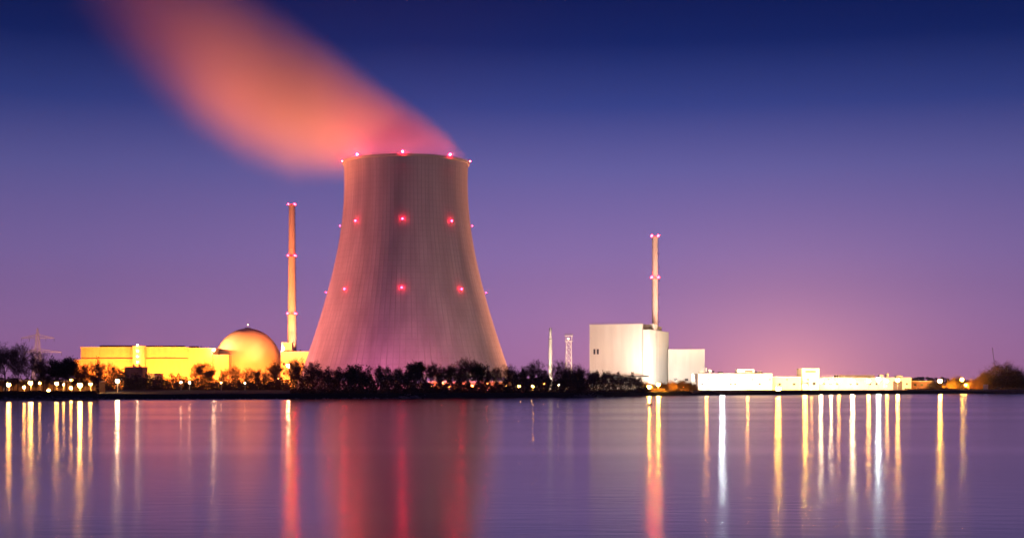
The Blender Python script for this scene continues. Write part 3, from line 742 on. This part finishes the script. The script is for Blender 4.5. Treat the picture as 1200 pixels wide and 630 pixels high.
row([(962, 446, 950, WARM, 260, .75, 'white lamp at the left end of the row before the long hall'),
     (974, 446, 950, WARM, 200, .6, 'second lamp of the row before the long hall'),
     (983, 446, 950, SOD, 180, .6, 'third lamp of the row before the long hall'),
     (999, 446, 950, WARM, 420, .8, 'fourth lamp of the row before the long hall, a bright one'),
     (1018, 446, 952, SOD, 300, .75, 'fifth lamp of the row before the long hall'),
     (1029.5, 444, 954, COOL, 420, .8, 'sixth lamp of the row before the long hall, whitest of all'),
     (1039.5, 446, 955, SOD, 190, .65, 'seventh lamp of the row before the long hall'),
     (1052, 445, 957, SOD, 330, .75, 'last lamp of the row before the long hall'),
     (1101.5, 446, 960, AMB, 520, .8, 'bright lamp with nothing behind it right of the sheds'),
     (1127, 444.5, 962, AMB, 420, .75, 'yellow lamp in the leafy tree, upper of two'),
     (1131.5, 450.5, 958, AMB, 300, .7, 'yellow lamp in the leafy tree, lower of two')], 'lamps along the right shore')

# ------------------------------------------------------------------ floodlights that wash the buildings, the tower and the steam; many are added, unseen
g = 'floodlights washing the turbine hall'
for i, px in enumerate((104, 128, 152, 176, 200, 224, 243)):
    floodlight((X(px,1262), 1262, 5.5), (X(px,1300), 1300, 22), 3.0e5, (1,.185,.012), 110, f'floodlight washing the yellow hall, {ORD[i]} from its left end', g)
g = 'floodlights washing the dome'
for i, px in enumerate((262, 286, 312, 346)):
    floodlight((X(px,1222), 1222, 5.5), (X(px,1330), 1330, 36), 7.5e5, (1,.20,.02), 100, f'floodlight before the reactor dome, {ORD[i]} from the left', g)
g = 'floodlights washing the white block'
for i, (x_, y_, c_, P_) in enumerate(((X(700,950),950,(1,.50,.38),4.4e4),(X(728,950),950,(1,.50,.38),4.4e4),(X(752,950),950,(1,.50,.38),4.4e4),(X(775,950),950,(1,.72,.54),3.0e4),(X(795,1000),1000,(1,.86,.68),2.3e5),(X(815,1000),1000,(1,.86,.68),2.3e5))):
    floodlight((x_, y_, 5.5), (x_+1, 1035, 26), P_, c_, 120, f'floodlight before the white blocks, {ORD[i]} from the left', g)
floodlight((X(168,1200), 1200, 5), (X(168,1225), 1225, 9), 5e4, SOD, 110, 'floodlight before the low annex of the yellow hall', g)
floodlight((X(52,1430), 1430, 6), (X(44,PY), PY, 38), 5e5, (1,.40,.25), 90, 'added floodlight at the foot of the power pylon', g)  # added lamp that brightens the pylon
for i, px in enumerate((832, 858, 884, 905, 925, 950, 975, 1005, 1040)):
    floodlight((X(px,950), 958, 8.5), (X(px,985), 990, 7), 8e4 if i < 7 else 5e4, (1,.74,.46) if i < 3 else ((1,.46,.07) if i < 5 else (1,.60,.26)), 140, f'floodlight before the low sheds, {ORD[i]} from the left', g)
zr = Z(437.3, LB); floodlight((X(826,992), 992, zr+1.4), (X(775,1062), 1062, 29), 0.8e5, (1,.76,.58), 90, 'added roof floodlight on the workshop facing the tall white block', g, base=zr)  # added lamp that evens the light on the block's side face
floodlight((X(1117,925), 938, 3.2), (X(1121,960), 962, 8), 9e4, (1,.48,.04), 120, 'added floodlight before the small yellow lit tree', g)  # added to brighten the tree beyond what its own lamps give
floodlight((X(1138,935), 944, 3.2), (X(1148,965), 968, 9), 6e4, (1,.36,.05), 120, 'added floodlight on the left of the big round tree', g)  # added to turn the tree's left side orange
floodlight((X(764,735), 738, 3.0), (X(760,760), 766, 7), 5e4, (1,.46,.04), 130, 'added floodlight in the bushes before the white block', g)  # added to light the bushes yellow
floodlight((X(795,768), 772, 3.0), (X(798,800), 800, 7), 6e4, (1,.38,.05), 130, 'added floodlight before the brown trees at the lower block', g)  # added to light these trees orange
floodlight((X(1085,930), 948, 3.0), (X(1080,LB), 1004, 5), 6e4, (1,.28,.05), 120, 'floodlight before the orange lit shed', g)
g = 'added roof floodlights'
zr = Z(407.3, HYD); floodlight((X(236,1308), 1308, zr+1.2), (X(283,DY), 1335, 58), 3.4e5, (1,.30,.09), 110, 'added roof floodlight on the hall end facing the dome', g, base=zr)  # added lamp that lifts the dark dome top
floodlight((X(331,1215), 1215, 8), (X(342,1335), 1335, 88), 1.7e6, (1,.26,.11), 54, 'added floodlight in the yard below the tall vent stack', g)  # added lamp for an even orange light on the stack
zr = Z(411.5, 1300); floodlight((X(352,1312), 1312, zr+1.2), (X(342,1335), 1335, 60), 1.6e5, (1,.33,.14), 80, 'added roof floodlight below the tall vent stack', g, base=zr)  # added lamp that fills the lower stack
zr = Z(411.5, 1300); floodlight((X(333,1304), 1301.5, zr+1.2), (X(298,DY), 1335, 58), 3.0e5, (1,.30,.09), 110, 'added roof floodlight facing the dome from its right', g, base=zr)  # added lamp for the right of the dome top
zr = Z(437.3, LB); floodlight((X(836,992), 993, zr+1.4), (X(767.5,1075), 1075, 88), 9e5, (1,.30,.17), 42, 'added roof floodlight on the workshop aimed at the slim vent stack', g, base=zr)  # added lamp that warms the grey stack
g = 'floodlights aimed at the cooling tower and its steam'
floodlight((TX-215, TY-35, 14), (TX-45, 1090, 85), 4.3e6, (1,.24,.17), 75, 'big floodlight aimed at the left side of the cooling tower', g, lens=60)
for dx, dy, P_, lab in ((-165, 15, 1.35e6, 'third from the left'), (-100, 55, 1.1e6, 'the one behind the tower edge'), (-225, 60, 3.0e6, 'leftmost of five'), (-135, -105, 1.1e6, 'the one nearest the lake'), (-190, -60, 1.1e6, 'second from the left')):
    floodlight((TX+dx, TY+dy, 10), (TX-(150 if dx < -200 else 85), 1100, 250 if dx < -200 else 210), P_, (1,.245,.06) if dx > -200 else (1,.14,.07), 50, f'big added floodlight aimed up at the steam, {lab}', g, lens=60)  # added lamps that give the steam its orange light
floodlight((TX+170, TY+120, 14), (TX+45, 1100, 85), 4.5e6, (1,.33,.16), 80, 'big floodlight behind the right side of the cooling tower', g, lens=60)
floodlight((TX-190, 930, 9), (TX-20, 1100, 222), 1.6e6, (1,.22,.07), 19, 'big added floodlight near the lake aimed at the steam over the rim', g, lens=60)  # added to fill the tower's shadow in the steam
for a_, lab in ((.15, 'right'), (.5, 'middle'), (.85, 'left')):
    rr_ = tower_r(TOP)-.1
    floodlight((TX+rr_*cos(pi*a_), TY+rr_*sin(pi*a_), TOP+1.0), (TX-15, TY-5, TOP+48), 8.5e4, (1,.13,.13), 150, f'small added reddish floodlight hidden on the far rim of the cooling tower, {lab} one', g, base=TOP, lens=20)  # added out of view to redden the steam over the rim
for i, (px, P_) in enumerate(((385, 9e4), (425, 9e4), (475, 7e4), (525, 6e4), (560, 5e4))):
    floodlight((X(px,985), 985, 4.5), (X(px,985)*.9+TX*.1, 1050, 30), P_*.8, (1,.20,.40), 130, f'added floodlight at the front foot of the cooling tower, {ORD[i]} from the left', g)  # added; pink violet colour makes up for missing purple sky light

# ------------------------------------------------------------------ steam plume: slices across the wind give centre, half height, half depth
PL = [(-43,167,4,6),(-30,175,14,26),(-10,182,24,38),(15,188,36,44),(45,197,47,46),(83,211,57,50),(120,229,62,54),(156,252,64,58),(187,277,64,62),(215,304,62,64),(245,334,58,64),(275,364,50,60)]
PL = [(u, c, h*(1.2 if u > 60 else 1.12 if u > 20 else 1), d*1.06) for u, c, h, d in PL]
def plume():
    mb = MB(); n = 28
    for u, c, h, d in PL:
        for i in range(n):
            t = 2*pi*i/n; mb.v.append((-u, d*1.02*cos(t), c + h*1.02*sin(t)))
    for j in range(len(PL)-1):
        for i in range(n): a = j*n; mb.f.append((a+i, a+(i+1)%n, a+n+(i+1)%n, a+n+i))
    mb.f.append(tuple(range(n))[::-1]); a = (len(PL)-1)*n; mb.f.append(tuple(a+i for i in range(n)))
    m = bpy.data.materials.new('steam'); m.use_nodes = True; t = m.node_tree; t.nodes.clear()
    out = t.nodes.new('ShaderNodeOutputMaterial'); pv = t.nodes.new('ShaderNodeVolumePrincipled')
    pv.inputs['Color'].default_value = (.97,.96,.95,1); pv.inputs['Anisotropy'].default_value = .15
    t.links.new(pv.outputs[0], out.inputs['Volume'])
    tc = t.nodes.new('ShaderNodeTexCoord'); sx = t.nodes.new('ShaderNodeSeparateXYZ'); t.links.new(tc.outputs['Object'], sx.inputs[0])
    def M(op, a, b=None, c=None):
        nd = t.nodes.new('ShaderNodeMath'); nd.operation = op
        for k, v in enumerate((a,b,c)):
            if v is None: continue
            if isinstance(v, (int,float)): nd.inputs[k].default_value = v
            else: t.links.new(v, nd.inputs[k])
        return nd.outputs[0]
    u0, u1 = PL[0][0], PL[-1][0]
    s = M('DIVIDE', M('SUBTRACT', M('MULTIPLY', sx.outputs['X'], -1.0), u0), u1-u0)
    def curve(vals, lo, hi):                       # piecewise curve over s
        fc = t.nodes.new('ShaderNodeFloatCurve'); cu = fc.mapping.curves[0]
        pts = [((u-u0)/(u1-u0), (v-lo)/(hi-lo)) for u, v in vals]
        cu.points[0].location = pts[0]; cu.points[1].location = pts[-1]
        for p in pts[1:-1]: cu.points.new(*p)
        for p in cu.points: p.handle_type = 'VECTOR'
        fc.mapping.update(); t.links.new(s, fc.inputs['Value'])
        return M('MULTIPLY_ADD', fc.outputs[0], hi-lo, lo)
    cz = curve([(p[0],p[1]) for p in PL], 100, 400); hh = curve([(p[0],p[2]) for p in PL], 0, 100); dd = curve([(p[0],p[3]) for p in PL], 0, 100)
    D0 = curve([(-43,.15),(-20,.42),(15,.78),(60,1),(110,.70),(160,.36),(205,.14),(245,.04),(275,0)], 0, 1)
    no = t.nodes.new('ShaderNodeTexNoise'); no.inputs['Scale'].default_value = .018; no.inputs['Detail'].default_value = 2
    t.links.new(tc.outputs['Object'], no.inputs[0])
    a = M('DIVIDE', M('SUBTRACT', sx.outputs['Z'], cz), hh); b = M('DIVIDE', sx.outputs['Y'], dd)
    q2 = M('ADD', M('MULTIPLY', a, a), M('MULTIPLY', b, b))
    e = M('MAXIMUM', M('SUBTRACT', 1.0, q2), 0.0); e = M('POWER', e, 2.3)
    dens = M('MULTIPLY', M('MULTIPLY', e, D0), M('MULTIPLY_ADD', no.outputs['Fac'], .9, .55))
    t.links.new(M('MULTIPLY', dens, .040), pv.inputs['Density'])
    import bmesh
    me = mb.mesh('steam_plume', m); bm = bmesh.new(); bm.from_mesh(me); bmesh.ops.recalc_face_normals(bm, faces=bm.faces[:]); bm.to_mesh(me); bm.free()
    o = link('steam_plume', me, None, (TX, TY, 0))
    return tag(o, 'orange lit steam plume drifting up and left from the cooling tower', 'steam', kind='stuff')
plume()

# ------------------------------------------------------------------ haze over lake and plant
m = bpy.data.materials.new('evening_haze'); m.use_nodes = True; t = m.node_tree; t.nodes.clear()
out = t.nodes.new('ShaderNodeOutputMaterial'); pv = t.nodes.new('ShaderNodeVolumePrincipled')
pv.inputs['Color'].default_value = (.93,.9,.95,1); pv.inputs['Density'].default_value = .000045; pv.inputs['Anisotropy'].default_value = .4
t.links.new(pv.outputs[0], out.inputs['Volume'])
o = link('haze', MB().box(-7000,7000,-400,6500,-3.0,430).mesh('haze', m)); tag(o, 'thin evening haze over lake and plant', 'haze', kind='stuff')
